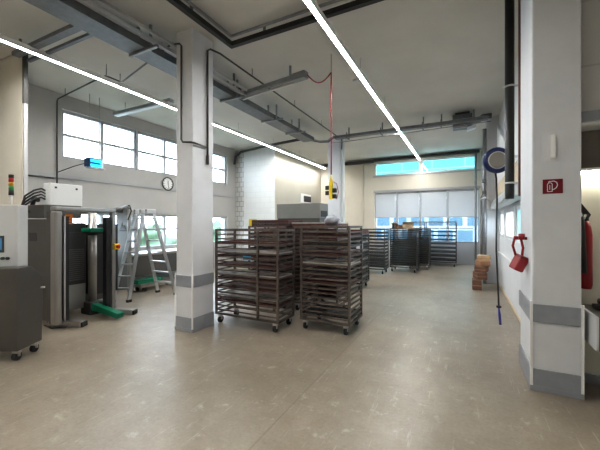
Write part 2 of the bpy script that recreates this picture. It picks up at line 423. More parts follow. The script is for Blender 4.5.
# alcove on the right ---------------------------------------------------
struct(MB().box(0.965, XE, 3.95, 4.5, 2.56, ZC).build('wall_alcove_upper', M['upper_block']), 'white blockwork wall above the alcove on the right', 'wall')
struct(MB().box(0.965, XE, 3.90, 3.95, 2.56, 2.66).build('trim_alcove', M['guard']), 'grey lintel edge above the alcove', 'trim')
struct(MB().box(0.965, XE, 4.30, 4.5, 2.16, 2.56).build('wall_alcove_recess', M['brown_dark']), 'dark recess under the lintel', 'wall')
struct(MB().box(0.965, XE, 4.20, 4.5, 0.0, 2.16).build('wall_alcove', M['panel']), 'cream panelled back wall of the alcove', 'wall')
al = thing('strip_light', 'lit white strip light at the top of the cream alcove wall', 'light', (1.6, 4.17, 2.13))
MB().box(-0.60, 0.9, -0.03, 0.03, 0.0, 0.028).build('housing', M['white'], al)
MB().box(-0.59, 0.89, -0.028, 0.028, -0.03, 0.0).build('diffuser', M['led_alcove'], al)
struct(MB().box(0.965, XE, 4.17, 4.20, 0, 0.10).build('baseboard_alcove', M['guard']), 'grey skirting at the foot of the alcove wall', 'baseboard')

# ------------------------------------------------------------------ ceiling services
def led(x, y0, y1, label):
    t = thing('linear_light', label, 'light', (x, 0, 0), 0, 'long continuous ceiling light lines')
    MB().box(-0.039, 0.039, y0, y1, 4.205, 4.25).box(-0.039, -0.031, y0, y1, 4.172, 4.205).box(0.031, 0.039, y0, y1, 4.172, 4.205).build('housing', M['white'], t)
    MB().box(-0.031, 0.031, y0, y1, 4.176, 4.205).build('diffuser', M['led'], t)
    y = y1 - 0.7
    while y > -3.5:
        MB().tube([(0, y, 4.25), (0, y, ZC)], 0.004, 6).build('hanger_wire', M['galv'], t); y -= 1.9
led(-1.62, -3.4, 13.75, 'long lit ceiling light line running above the open floor on the right')
led(-5.78, -3.4, 13.75, 'long lit ceiling light line running along the left side past the pillar')

t = thing('cable_tray', 'galvanised cable tray with cables hung along the ceiling left of the racks', 'cable tray', (0, 0, 0))
mb = MB()
mb.box(-4.46, -4.10, -3.4, 8.9, 4.14, 4.155); mb.box(-4.46, -4.445, -3.4, 8.9, 4.155, 4.25); mb.box(-4.115, -4.10, -3.4, 8.9, 4.155, 4.25)
mb.build('tray_channel', M['galv_dark'], t)
for x, r in ((-4.40, .018), (-4.34, .025), (-4.27, .015), (-4.20, .022)):
    MB().tube([(x, -3.4, 4.155 + r)] + [(x + random.uniform(-.02, .02), y, 4.158 + r) for y in range(-2, 9, 2)] + [(x, 8.9, 4.155 + r)], r, 8).build('cable', M['black'] if r < .02 else M['galv_dark'], t)
for y in (-2.4, -0.3, 1.6, 3.1, 5.1, 6.6, 7.8):
    b = MB(); b.bar((-4.47, y, 4.12), (-3.86, y, 4.12), 0.04, 0.035); b.bar((-4.28, y, 4.26), (-4.28, y, ZC), 0.035); b.box(-4.34, -4.22, y - .04, y + .04, 4.25, 4.275)
    b.bar((-4.07, y + .045, 4.12), (-4.07, y + .045, ZC), 0.03)
    b.build('bracket', M['galv'], t)
t = thing('trunking_rail', 'pale steel trunking rail running beside the cable tray near the ceiling', 'rail', (0, 0, 0))
mb = MB(); mb.box(-4.04, -3.98, -3.4, 5.4, 4.22, 4.27); mb.box(-3.94, -3.90, -3.4, 5.4, 4.28, 4.32); mb.build('rail', M['steel_light'], t)
for y in (-2, 0.5, 2.2, 4.9):
    MB().bar((-3.96, y, 4.27), (-3.96, y, ZC), .03).build('hanger', M['galv_dark'], t)

t = thing('cable_tray', 'bundle of cables and trays crossing the far ceiling to the right wall', 'cable tray', (0, 0, 0))
mb = MB(); mb.box(-3.50, 0.50, 9.02, 9.20, 4.17, 4.185); mb.box(-3.50, 0.50, 9.02, 9.032, 4.185, 4.24); mb.box(-3.50, 0.50, 9.188, 9.20, 4.185, 4.24); mb.build('tray_channel', M['galv_dark'], t)
for dy, r, dz in ((0.0, .028, 0), (0.06, .022, .03), (-.06, .02, .02)):
    MB().tube([(-4.35, 8.7 + dy, 4.22 + dz), (-4.25, 9.0 + dy, 4.20 + dz), (-4.0, 9.15 + dy, 4.15 + dz), (-3.72, 9.12 + dy, 4.12 + dz), (-3.55, 9.1 + dy, 4.22 + dz), (-3.3, 9.1 + dy, 4.215 + dz), (0.5, 9.1 + dy, 4.215 + dz)], r, 8).build('cable', M['galv'] if dy else M['galv_dark'], t)
for x in (-3.1, -2.1, -1.0, -0.55, 0.2):
    b = MB(); b.bar((x, 9.0, 4.15), (x, 9.24, 4.15), .04, .03); b.bar((x, 9.23, 4.15), (x, 9.23, ZC), .03); b.bar((x, 9.01, 4.15), (x, 9.01, 4.30), .025); b.build('bracket', M['galv_dark'], t)
t = thing('fan_unit', 'dark grey box unit under the far ceiling near the right wall', 'ventilation unit', (-0.05, 9.45, 4.06))
MB().box(-.24, .22, -.2, .2, 0.06, 0.38).build('housing', M['galv_dark'], t, bevel=.02)
MB().box(-.18, .16, -.16, .16, 0.38, 0.44).build('mounting', M['dark'], t)
MB().box(-.22, .10, -.215, -.20, 0.02, 0.10).build('front_strip', M['alu'], t)
MB().tube([(.22, 0, .2), (.36, 0, .22), (.46, .05, .30), (.52, .1, .32), (.66, .1, .32)], .07, 12).build('duct_pipe', M['galv_dark'], t)
t = thing('spot_lamp', 'small bright lamp head under the dark box unit', 'lamp', (0.14, 9.16, 3.96))
MB().prism([(-.1, 0), (.1, .05), (.1, .12), (-.1, .08)], -.08, .10, 'y').build('lamp_head', M['tube_off'], t)
MB().bar((0, 0.02, .09), (0, 0.02, .195), .03).build('stem', M['galv'], t)
tag(MB().tube([(-3.56, 8.9, 4.02), (-3.2, 8.9, 4.0), (-1.7, 8.9, 4.03), (0.4, 8.9, 4.06), (0.55, 8.9, 4.06)], 0.013, 8).build('pipe', M['galv']), 'thin grey pipe running below the far cable bundle', 'pipe')
tag(MB().bar((-1.0, 8.8, 4.12), (0.45, 8.8, 4.13), 0.05, 0.06).build('conduit', M['galv_dark']), 'short dark conduit below the right end of the far cable bundle', 'conduit')
tag(MB().box(-3.6, 0.5, 14.05, YB, 4.36, 4.46).build('conduit', M['dark']), 'dark conduit along the top of the back wall above the clerestory', 'conduit')
tag(MB().box(-6.2, -3.6, 14.05, YB, 4.32, 4.44).build('conduit', M['dark']), 'dark conduit along the top of the back wall behind the far pillar', 'conduit')
tag(MB().tube([(-7.9, 9.8, 3.9), (-7.86, 9.85, 4.2), (-7.6, 9.8, 4.34), (-6.2, 9.5, 4.36), (-4.5, 9.05, 4.30)], 0.045, 8).build('conduit', M['dark']), 'dark conduit crossing the ceiling to the white brickwork corner', 'conduit')
tag(MB().tube([(-4.11, 14.16, 0), (-4.11, 14.16, 4.30)], 0.035, 8).build('wall_pipe', M['wall_cream']), 'cream upright pipe on the back wall right of the far pillar', 'pipe')

t = thing('branch_trunking', 'grey trunking branch reaching right from the cable tray with a socket end', 'rail', (0, 0, 0))
MB().bar((-4.20, 5.32, 4.27), (-2.75, 5.12, 4.27), .07, .07).build('upper_rail', M['galv'], t)
MB().bar((-4.20, 5.36, 4.19), (-2.75, 5.16, 4.19), .045, .045).build('lower_rail', M['steel_light'], t)
MB().bar((-2.78, 5.13, 4.25), (-2.50, 5.09, 4.25), .13, .12).build('socket_box', M['galv'], t)
MB().bar((-4.19, 5.35, 4.22), (-4.19, 5.35, ZC), .07).build('drop', M['dark'], t)
MB().bar((-2.85, 5.14, 4.30), (-2.85, 5.14, ZC), .03).build('drop', M['galv'], t)
t = thing('branch_trunking', 'pair of dark trunking rails crossing the ceiling at the upper left', 'rail', (0, 0, 0))
MB().bar((-6.30, 2.43, 4.27), (-4.48, 2.47, 4.27), .10, .06).build('upper_rail', M['galv_dark'], t)
MB().bar((-6.30, 2.60, 4.25), (-4.48, 2.64, 4.25), .05, .04).build('lower_rail', M['galv_dark'], t)
for x in (-6.2, -4.7): MB().bar((x, 2.45, 4.3), (x, 2.45, ZC), .03).build('drop', M['galv_dark'], t)
t = thing('fluorescent_fixture', 'unlit fluorescent fixture hanging near the high left windows', 'light', (0, 0, 0))
MB().box(-7.58, -5.62, 4.80, 4.94, 4.24, 4.30).build('housing', M['galv'], t)
MB().box(-7.54, -5.66, 4.82, 4.92, 4.215, 4.24).build('tube_cover', M['tube_off'], t)
for x in (-7.2, -6.3): MB().tube([(x, 4.87, 4.3), (x, 4.87, ZC)], .006, 6).build('hanger_wire', M['galv'], t)

# compressed-air pipes
tag(MB().tube([(-7.96, 3.80, 2.45), (-7.96, 3.80, 4.30), (-7.93, 3.80, 4.34), (-7.85, 3.80, 4.35), (-6.02, 3.62, 4.35), (-5.95, 3.63, 4.35), (-5.92, 3.68, 4.35), (-5.92, 3.88, 4.35), (-5.88, 3.92, 4.35), (-4.2, 3.50, 4.35), (-3.95, 3.44, 4.35), (-3.91, 3.43, 4.32), (-3.80, 3.43, 4.30), (-3.76, 3.43, 4.26),
      (-3.76, 3.43, 2.86), (-3.73, 3.43, 2.82), (-3.57, 3.43, 2.80), (-3.525, 3.46, 2.79), (-3.535, 3.71, 2.78)], 0.014, 8).build('air_pipe', M['dark']), 'thin dark pipe looping from left wall across ceiling and down left pillar', 'pipe')
tag(MB().tube([(-3.535, 3.74, 2.52), (-3.535, 3.74, 2.66)], 0.024, 8).tube([(-3.535, 3.74, 2.66), (-3.535, 3.74, 4.28), (-3.535, 3.80, 4.33), (-3.515, 4.0, 4.35), (-3.56, 9.85, 4.35), (-3.58, 9.95, 4.30), (-3.60, 9.97, 4.05)], 0.016, 8).build('air_pipe', M['dark']), 'thin dark pipe from right face of left pillar along ceiling to far pillar', 'pipe')
for x, y in ((-5.95, 3.65), (-5.92, 3.90), (-7.6, 3.78), (-4.3, 3.53), (-3.53, 4.9), (-3.54, 6.6), (-3.55, 8.2)):
    tag(MB().tube([(x, y, 4.35), (x, y, ZC)], 0.006, 6).build('pipe_hanger', M['dark']), {(-5.95, 3.65): 'thin rod at the near bend of the pipe above the electrical cabinet', (-5.92, 3.90): 'thin rod at the far bend of the pipe above the electrical cabinet', (-7.6, 3.78): 'thin pipe hanger rod close to the left wall windows', (-4.3, 3.53): 'thin pipe hanger rod just left of the left pillar', (-3.53, 4.9): 'pipe hanger rod nearest the left pillar on the long ceiling pipe', (-3.54, 6.6): 'pipe hanger rod midway along the long ceiling pipe', (-3.55, 8.2): 'pipe hanger rod nearest the far pillar on the long ceiling pipe'}[(x, y)], 'pipe hanger', 'pipe hanger rods')
t = thing('square_duct', 'black square duct bending below the ceiling at top centre', 'duct', (0, 0, 0))
MB().box(-3.25, -3.18, -3.0, 3.96, 4.34, 4.41).build('duct_run', M['black'], t)
MB().box(-3.18, 0.5, 3.89, 3.96, 4.34, 4.41).build('duct_run', M['black'], t)
for x, y in ((-3.21, 3.1), (-2.6, 3.91), (-1.2, 3.91)): MB().bar((x, y, 4.41), (x, y, ZC), .03).build('hanger', M['galv_dark'], t)
tag(MB().bar((-3.12, -3, 4.42), (-3.12, 3.80, 4.42), .03).bar((-3.12, 3.80, 4.42), (0.3, 3.80, 4.42), .03).build('conduit', M['galv']), 'thin grey conduit running inside the bend of the black duct', 'conduit')
t = thing('partition_conduit', 'grey upright conduit at the edge of the cream partition, upper left', 'conduit', (0, 0, 0))
MB().box(-6.515, -6.46, 2.60, 2.66, 3.6, 4.5).build('upper_pipe', M['dark'], t)
MB().box(-6.515, -6.47, 2.61, 2.66, 0.0, 3.6).build('lower_pipe', M['cab_grey'], t)
tag(MB().box(-2.0, -1.86, 6.2, 6.32, 4.47, 4.5).build('ceiling_detector', M['cab_grey']), 'small grey plate on the ceiling right of the red cord', 'detector')

# pendant socket with cord
t = thing('pendant_socket', 'yellow and black socket block hanging on a red cord before the far pillar', 'socket', (-2.03, 5.1, 2.02))
MB().box(-.03, .03, -.03, .03, 0.0, .30).build('block', M['yellow'], t, bevel=.006)
for dx, z in ((-.065, .20), (.06, .15), (-.065, .11), (.06, .05)):
    MB().box(dx - .035, dx + .035, -.028, .028, z - .035, z + .035).build('socket', M['black'], t, bevel=.005)
MB().tube([(0, 0, .30), (0, 0, .42)], [.03, .008], 8).build('gland', M['yellow'], t)
MB().tube([(0, 0, .42), (.004, 0, 1.0), (-.004, 0, 1.6), (0, 0, 2.17)], .011, 6).build('cord', M['red'], t)
MB().tube([(0, 0, 2.17)] + [(-.46 * (i / 8), 0.01, 2.17 - .16 * math.sin(PI * i / 8) + .06 * i / 8) for i in range(1, 9)], .010, 6).build('supply_cord', M['red'], t)
MB().tube([(0, 0, 2.17), (0, 0, 2.48)], .005, 6).build('hanger', M['galv'], t)
MB().tube([(.03, 0, .04), (.10, 0, .0), (.13, 0, .12), (.10, 0, .26), (.04, 0, .3)], .006, 6).build('cord_loop', M['red'], t)
t = thing('pillar_trunking', 'white trunking strip up the right side of the far pillar', 'trunking', (-3.62, 9.97, 0))
MB().box(-.02, .07, 0.01, .10, 0.9, 4.4).build('channel', M['cab_grey'], t)

# right wall services -----------------------------------------------------
t = thing('drain_pipe', 'thick black upright pipe in front of the right wall behind the pillar', 'pipe', (0.505, 4.85, 0))
MB().tube([(0, 0, 1.92), (0, 0, 1.99), (0, 0, ZC)], [.048, .052, .052], 16).build('pipe', M['black'], t)
for z in (2.12, 3.35):
    MB().ring((0, 0, z), .056, .012, (0, 0, 1), 20, 6).build('clamp', M['steel_light'], t); MB().bar((.06, 0, z), (.30, 0, z), .02).build('clamp_arm', M['steel_light'], t)
tag(MB().tube([(0.62, 4.84, 1.95), (0.62, 4.84, ZC)], 0.025, 10).build('copper_pipe', M['copper']), 'red-brown upright pipe between the black pipe and the right pillar', 'pipe')
tag(MB().box(0.735, XR, 4.56, 5.05, 2.0, ZC).build('cover_board', M['wall_cream']), 'cream upright cover board behind the right pillar', 'board')
t = thing('wall_duct', 'pale horizontal duct with pipes along the right wall above the windows', 'duct', (0, 0, 0))
MB().box(0.62, XR, 5.1, 9.9, 1.99, 2.14).build('duct_box', M['cab_grey'], t, bevel=.01)
MB().tube([(0.70, 5.1, 2.20), (0.70, 9.9, 2.20)], .04, 10).build('pipe', M['alu'], t)
MB().tube([(0.60, 5.4, 2.10), (0.57, 6.5, 1.99), (0.57, 9.0, 2.0)], .025, 8).build('pipe', M['steel_light'], t)
tag(MB().box(0.74, XR, 5.15, 9.9, 2.30, 2.62).build('wall_plank', M['wood_plank']), 'pale wooden plank along the right wall above the pipes', 'plank')
tag(MB().prism([(6.6, 2.64), (9.85, 2.64), (9.85, 4.2)], 0.745, XR, 'x').build('wall_board', M['white']), 'white sloping board high on the right wall near the far pillar', 'board')
for i, (x, y, r, m_, lb) in enumerate(((0.47, 9.95, .05, 'galv', 'galvanised upright pipe on the left face of the far right pillar'), (0.36, 13.9, .04, 'galv', 'grey upright pipe beside the rightmost back window bay'), (0.60, 13.6, .06, 'galv_dark', 'dark upright pipe in the far right corner'))):
    tag(MB().tube([(x, y, 0), (x, y, 4.16 if i == 0 else 4.3)], r, 10).build('wall_pipe', M[m_]), lb, 'pipe')
t = thing('valve_pipes', 'cluster of thin pipes and valves on the far right pillar below the reel', 'pipes', (0.50, 9.9, 0))
MB().tube([(-.05, -.05, 2.9), (-.05, -.05, 2.5), (-.12, -.1, 2.3), (-.12, -.1, .05)], .018, 8).build('pipe', M['galv_dark'], t)
MB().tube([(0.03, -.05, 3.3), (0.03, -.05, 2.2), (.03, -.15, 2.0), (.12, -.2, 1.95)], .018, 8).build('pipe', M['alu'], t)
MB().tube([(-.12, -.1, 2.25), (-.04, -.25, 2.3), (.08, -.3, 2.2)], .02, 8).build('pipe', M['alu'], t)
for z in (2.75, 2.45): MB().box(-.10, .0, -.11, -.02, z - .05, z + .05).build('valve', M['galv_dark'], t, bevel=.01)

# hose reel
t = thing('hose_reel', 'round reel with dark blue rim on right wall, black hose hanging to floor', 'reel', (0.44, 5.9, 2.60))
ax = Vector((0.25, -0.92, -0.05)).normalized()
e = ax.orthogonal().normalized()
def disc(c0, c1, r, k=36): return MB().tube([c0, c1], r, k)
MB().tube([-ax * .06, ax * .035], .185, 40).build('drum', M['blue_rim'], t)
MB().ring(ax * .03, .165, .038, ax, 40, 10).build('rim', M['blue_rim'], t)
MB().tube([ax * .034, ax * .052], .128, 40).build('face_plate', M['reel_face'], t)
MB().ring(ax * .052, .130, .008, ax, 40, 6).build('face_ring', M['alu'], t)
MB().bar((.10, .02, 0.02), (.362, -.06, 0.04), .05, .045).build('bracket', M['white'], t)
MB().box(.28, .37, -.14, .06, -.06, .08).build('wall_clamp', M['steel_light'], t)
MB().tube([(-.02, .0, -.16), (.0, .02, -.28), (.01, .03, -.6), (.0, .03, -1.4), (.035, .03, -2.3)], .013, 8).build('hose', M['black'], t)
MB().tube([(.035, .03, -2.29), (.035, .03, -2.32)], .035, 12).build('hose_stop', M['black'], t)
MB().tube([(.035, .03, -2.32), (.045, .03, -2.44), (.055, .03, -2.585)], [.012, .02, .018], 10).build('handle', M['magenta'], t)

# red box on pillar
t = thing('red_hanger_box', 'red box hanging by a strap from a red hook on the right pillar', 'red box', (0.56, 4.06, 1.23))
MB().bar((.015, 0, .22), (-.10, 0, .22), .035, .03).build('hook', M['red'], t)
mt = Matrix.Translation((-.05, -.03, -.02)) @ Matrix.Rotation(0.42, 4, 'Y') @ Matrix.Rotation(.3, 4, 'Z')
MB().box(-.045, .045, -.075, .075, -.10, .065, mt).build('box', M['red'], t, bevel=.015)
MB().box(-.049, .049, -.078, .078, .040, .055, mt).build('lid_seam', M['sign_red'], t)
MB().tube([(-.085, -.02, .04), (-.11, -.01, .14), (-.09, 0, .235), (-.04, 0, .235), (-.02, -.01, .12), (-.03, -.02, .03)], .012, 8).build('strap', M['red'], t)
MB().tube([(-.035, -.03, .21), (-.035, -.03, .27)], .03, 10).build('hook_knob', M['red'], t)

# fire sign
t = thing('fire_sign', 'small red square sign with white fire equipment pictogram on the right pillar', 'sign', (0.735, 3.78, 1.955))
MB().box(-.076, .076, -.006, 0, -.068, .068).build('plate', M['sign_red'], t)
ic = MB()
y0 = -.0075; y1 = -.006
def strokes(mb, pts, w):
    for a, b in zip(pts, pts[1:]):
        mb.bar((a[0], y0, a[1]), (b[0], y0, b[1]), .002, w, up=(0, 0, 1) if abs(a[0] - b[0]) > abs(a[1] - b[1]) else (1, 0, 0))
strokes(ic, [(-.040, -.048), (-.040, .022), (-.030, .034), (-.014, .034), (-.004, .022), (-.004, -.048), (-.040, -.048)], .006)
strokes(ic, [(-.030, .034), (-.030, .046), (.010, .050), (.030, .036), (.036, .012), (.028, -.012), (.010, -.028), (-.004, -.030)], .007)
strokes(ic, [(-.022, -.03), (-.022, .015)], .005)
ic.build('pictogram', M['label_white'], t)
t = thing('cover_strip', 'narrow white upright strip on a plate above the red sign', 'cover strip', (0.735, 3.78, 2.22))
MB().box(-.085, .085, -.004, 0, -.02, .26).build('back_plate', M['pillar'], t)
MB().box(-.022, .022, -.026, -.004, 0.0, .22).build('strip', M['white'], t, bevel=.006)

# extinguisher
t = thing('fire_extinguisher', 'tall red fire extinguisher with black hose on the alcove wall', 'fire extinguisher', (1.05, 4.06, 0.97))
MB().tube([(0, 0, 0), (0, 0, .04), (0, 0, .52), (0, 0, .60), (0, 0, .66)], [.042, .05, .05, .04, .022], 20).build('cylinder', M['red'], t)
MB().tube([(0, 0, .66), (0, 0, .73)], .022, 10).build('valve', M['black'], t)
MB().prism([(-.06, .80), (-.035, .83), (.035, .72), (.02, .69), (-.02, .72)], -.015, .015, 'y').build('handle', M['black'], t)
MB().tube([(-.01, -.02, .72), (-.045, -.05, .66), (-.045, -.06, .5), (-.035, -.06, .16)], [.014, .022, .030, .030], 10).build('hose', M['black'], t)
MB().box(-.03, .03, .06, .14, .35, .40).build('wall_bracket', M['dark'], t)
t = thing('work_table', 'grey sheet metal table end standing in the alcove beside the right pillar', 'table', (0, 0, 0))
MB().box(1.02, 2.3, 3.62, 4.165, 0.765, 0.795).build('table_top', M['steel_dark'], t)
MB().prism([(3.60, .80), (4.0, .80), (4.0, .51), (3.60, .51)], 1.0, 1.02, 'x').build('side_apron', M['cab_grey'], t, bevel=.004)
MB().box(1.02, 2.3, 3.60, 3.62, 0.51, 0.80).build('front_apron', M['steel_dark'], t)
for y in (3.64, 4.10): MB().box(2.24, 2.29, y, y + .05, 0, 0.765).build('leg', M['steel_dark'], t)
MB().box(1.30, 1.35, 4.10, 4.15, 0, 0.765).build('leg', M['steel_dark'], t)
t = thing('black_tray', 'shallow black tray lying on the grey table in the alcove', 'tray', (1.17, 3.98, 0.795))
MB().box(-.08, .3, -.07, .07, 0, .04).build('tray_body', M['black'], t, bevel=.008)
MB().box(-.05, .25, -.05, .05, .04, .10).build('load', M['black'], t, bevel=.02)

# ------------------------------------------------------------------ left wall things
t = thing('wall_clock', 'round white wall clock below the high left windows', 'clock', (XL, 6.75, 2.81))
MB().tube([(0, 0, 0), (.04, 0, 0)], .19, 32).build('face', M['white'], t)
MB().ring((.04, 0, 0), .19, .018, (1, 0, 0), 32, 8).build('rim', M['dark'], t)
mk = MB()
for i in range(12):
    a = i * PI / 6; mk.bar((.042, math.sin(a) * .13, math.cos(a) * .13), (.042, math.sin(a) * .165, math.cos(a) * .165), .016, .004, up=(1, 0, 0))
mk.build('hour_marks', M['black'], t)
MB().bar((.047, 0, -.02), (.047, .0, .10), .018, .004, up=(1, 0, 0)).build('hand', M['black'], t)
MB().bar((.047, 0, .02), (.047, .03, -.14), .012, .004, up=(1, 0, 0)).build('hand', M['black'], t)
t = thing('insect_lamp', 'blue glowing insect lamp hanging on wires by the left windows', 'insect lamp', (-7.45, 4.30, 2.86), 0.10)
MB().box(-.09, .09, .12, .15, 0, .22).build('end_cap', M['white'], t); MB().box(-.09, .09, -.17, -.15, 0.02, .20).build('end_cap', M['blue_dark'], t)
MB().box(-.08, .08, -.15, .12, .20, .22).build('housing_top', M['cab_grey'], t); MB().box(-.08, .11, -.15, .19, -.01, 0.01).build('tray', M['cab_grey'], t)
MB().box(-.02, .02, -.15, .12, 0.01, .20).build('grid', M['blue_dark'], t)
for z in (.055, .155):
    MB().tube([(.055, -.15, z), (.055, .12, z)], .03, 10).build('blue_tube', M['blue_glow'], t)
for y in (-.11, .12): MB().tube([(0, y, .22), (0, y, ZC - 2.86)], .005, 6).build('hanger_wire', M['galv'], t)
MB().tube([(0, -.16, .10), (-.2, -.33, .0), (-.45, -.43, -.10), (-.53, -.44, -.12)], .008, 6).build('cable', M['dark'], t)
tag(MB().tube([(-7.97, 2.95, 2.60), (-7.97, 3.75, 2.60)], .012, 6).build('wall_conduit', M['dark']), 'thin dark conduit along the left wall above the electrical box', 'conduit')

# ------------------------------------------------------------------ machine
t = thing('bakery_machine', 'tall stainless steel machine with open front frame and green arms beside the ladder', 'machine', (0, 0, 0))
MB().box(-6.62, -5.78, 2.66, 2.74, 0.06, 1.68).build('side_panel', M['steel_dark'], t, bevel=.01)
MB().box(-6.42, -6.18, 2.652, 2.66, 1.32, 1.46).build('side_plate', M['dark'], t)
MB().box(-5.78, -5.66, 2.61, 2.72, 0.06, 1.80).build('column_back', M['steel_dark'], t, bevel=.01)
MB().box(-5.66, -5.50, 2.60, 2.71, 0.06, 1.80).build('front_column', M['steel'], t, bevel=.03)
MB().box(-5.52, -5.485, 2.715, 2.735, 0.10, 1.72).build('guide_strip', M['steel_light'], t)
MB().box(-5.60, -5.50, 2.736, 2.79, 0.10, 1.72).build('guide_rail', M['black'], t)
MB().box(-5.66, -5.50, 2.60, 3.56, 1.80, 1.87).build('top_beam', M['steel'], t, bevel=.02)
MB().box(-5.62, -5.52, 3.49, 3.56, 0.06, 1.80).build('front_column', M['steel'], t, bevel=.015)
MB().box(-5.64, -5.54, 3.40, 3.48, 0.10, 1.72).build('guide_rail', M['black'], t)
MB().box(-7.44, -6.98, 4.80, 4.86, 0.08, 2.0).build('rear_panel', M['panel_grey'], t, bevel=.02)
MB().box(-7.0, -6.95, 4.78, 4.87, 0.0, 2.02).build('panel_edge', M['steel'], t, bevel=.02)
MB().box(-6.74, -6.66, 2.80, 4.20, 0.06, 1.60).build('back_panel', M['steel_dark'], t)
MB().tube([(-5.60, 3.54, 1.84), (-5.85, 3.86, 1.90), (-6.5, 4.4, 1.98), (-6.97, 4.82, 1.98)], .03, 10).build('top_bar', M['steel_dark'], t)
MB().box(-6.62, -6.10, 2.72, 3.30, 1.70, 1.92).build('top_housing', M['steel_dark'], t, bevel=.01)
MB().bar((-6.60, 3.30, 1.85), (-7.2, 4.80, 1.92), .05, .10).build('back_beam', M['steel_dark'], t)
MB().box(-6.56, -6.02, 2.98, 3.32, 0.12, 1.62).build('inner_cabinet', M['dark'], t)
MB().box(-6.02, -6.0, 2.99, 3.31, 0.12, 0.55).build('inner_panel', M['steel'], t)
gr = MB()
for i in range(16): gr.box(-6.02, -6.005, 3.0, 3.30, 0.62 + i * .035, 0.635 + i * .035)
gr.build('louvre', M['steel_dark'], t)
MB().tube([(-5.95, 3.40, 0.20), (-5.95, 3.40, 1.80)], .07, 20).build('lift_column', M['steel'], t)
MB().box(-6.1, -5.8, 3.28, 3.52, 0.0, 0.22).build('column_foot', M['dark'], t, bevel=.02)
MB().box(-6.5, -6.3, 3.60, 4.10, 0.25, 1.60).build('inner_door', M['black'], t)
MB().box(-5.90, -5.62, 3.18, 3.62, 1.46, 1.53).build('green_arm', M['green'], t, bevel=.015)
MB().box(-5.92, -5.86, 2.84, 3.55, 1.40, 1.46).build('cross_rail', M['dark'], t)
MB().prism([(-5.92, .10), (-5.10, .04), (-5.08, .12), (-5.92, .22)], 3.30, 3.42, 'y').build('green_arm', M['green'], t, bevel=.01)
for a, b in (((-5.75, 2.66), (-5.30, 2.89)), ((-5.70, 3.48), (-5.22, 3.70))):
    MB().bar((a[0], a[1], .065), (b[0], b[1], .045), .13, .09).build('foot', M['steel'], t, bevel=.015)
    d = Vector((b[0] - a[0], b[1] - a[1], 0)).normalized()
    MB().bar((b[0], b[1], .04), (b[0] + d.x * .03, b[1] + d.y * .03, .04), .12, .07).build('foot_cap', M['rubber'], t)
MB().tube([(-5.85, 2.62, .015), (-5.6, 2.60, .012), (-5.45, 2.72, .012), (-5.5, 2.80, .012)], .012, 6).build('floor_cable', M['black'], t)
MB().box(-5.64, -5.63, 2.80, 2.91, 1.60, 1.76).build('orange_sign', M['orange'], t)['label'] = 'orange warning sign'
for i, z in enumerate((1.62, 1.665, 1.71)):
    MB().box(-5.6295, -5.628, 2.815, 2.895 - i * .012, z, z + .010).build('sign_line', M['dark'], t)
em = MB(); em.prism([(-7.28, 1.48), (-7.21, 1.64), (-7.14, 1.48)], 4.796, 4.80, 'y'); em.prism([(-7.17, 1.48), (-7.12, 1.58), (-7.07, 1.48)], 4.792, 4.796, 'y'); em.box(-7.3, -7.05, 4.796, 4.80, 1.44, 1.46)
em.build('emblem', M['black'], t)
MB().box(-5.52, -5.46, 3.50, 3.60, 1.15, 1.25).build('stop_button_box', M['yellow'], t, bevel=.01)
MB().tube([(-5.46, 3.55, 1.20), (-5.42, 3.55, 1.20)], .03, 12).build('stop_button', M['lamp_red'], t)
cb = MB().box(-6.45, -6.22, 2.87, 3.38, 1.92, 2.30).build('control_box', M['white'], t, bevel=.01); cb['label'] = 'white electrical box on top'
for y in (2.95, 3.28): MB().box(-6.222, -6.212, y - .015, y + .015, 2.21, 2.24).build('latch', M['black'], cb)
for i in range(4):
    z = 1.97 + i * .05; r = .10 + .06 * i
    MB().tube([(-6.36, 2.86, z + .05), (-6.36, 2.80, z + .08), (-6.37, 2.70, z + .04), (-6.42, 2.60, z - .06), (-6.5, 2.58 , 1.88), (-6.55, 2.74, 1.80)], .014, 8).build('cable', M['black'], t)
MB().tube([(-6.60, 2.78, 1.92), (-6.56, 2.78, 2.02), (-6.52, 2.78, 2.04), (-6.42, 2.78, 2.0)], .035, 10).build('connector', M['dark'], t)
MB().tube([(-6.98, 4.78, 2.02), (-6.88, 4.76, 2.03), (-6.84, 4.78, 1.9), (-6.95, 4.77, 1.7)], .014, 8).build('cable', M['dark'], t)

# ------------------------------------------------------------------ control cabinet cart (turned towards the room)
Rv = Vector((math.cos(TH), math.sin(TH), 0)); Fv = Vector((-math.sin(TH), math.cos(TH), 0))
base = Rv * (-3.27) + Fv * 3.70
t = thing('control_cart', 'stainless machine cart on castors with light grey control panel at left edge', 'control cart', base, TH)
MB().prism([(0.0, .12), (.36, .13), (.38, .93), (.20, 1.09), (0.0, 1.09)], -0.95, 0.0, 'x').build('body', M['steel_dark'], t, bevel=.012)
MB().box(-1.0, -.10, .12, .26, 1.09, 1.83).build('panel_housing', M['cab_grey'], t, bevel=.01)
MB().box(-.56, -.26, .11, .12, 1.26, 1.46).build('screen_frame', M['dark'], t)
MB().box(-.54, -.28, .106, .11, 1.29, 1.43).build('screen', M['screen'], t)
for x, m_ in ((-.34, 'btn_green'), (-.27, 'dark'), (-.42, 'btn_green'), (-.21, 'black')):
    MB().tube([(x, .12, 1.19), (x, .095, 1.19)], .018, 12).build('button', M[m_], t)
MB().tube([(-.24, .19, 1.83), (-.24, .19, 1.95)], .01, 8).build('tower_pole', M['steel_light'], t)
z = 1.95
for nm, h_, m_ in (('tower_base', .06, 'black'), ('green_lamp', .05, 'lamp_green'), ('amber_lamp', .05, 'lamp_amber'), ('red_lamp', .05, 'lamp_red'), ('tower_cap', .04, 'black')):
    MB().tube([(-.24, .19, z), (-.24, .19, z + h_)], .026, 14).build(nm, M[m_], t); z += h_
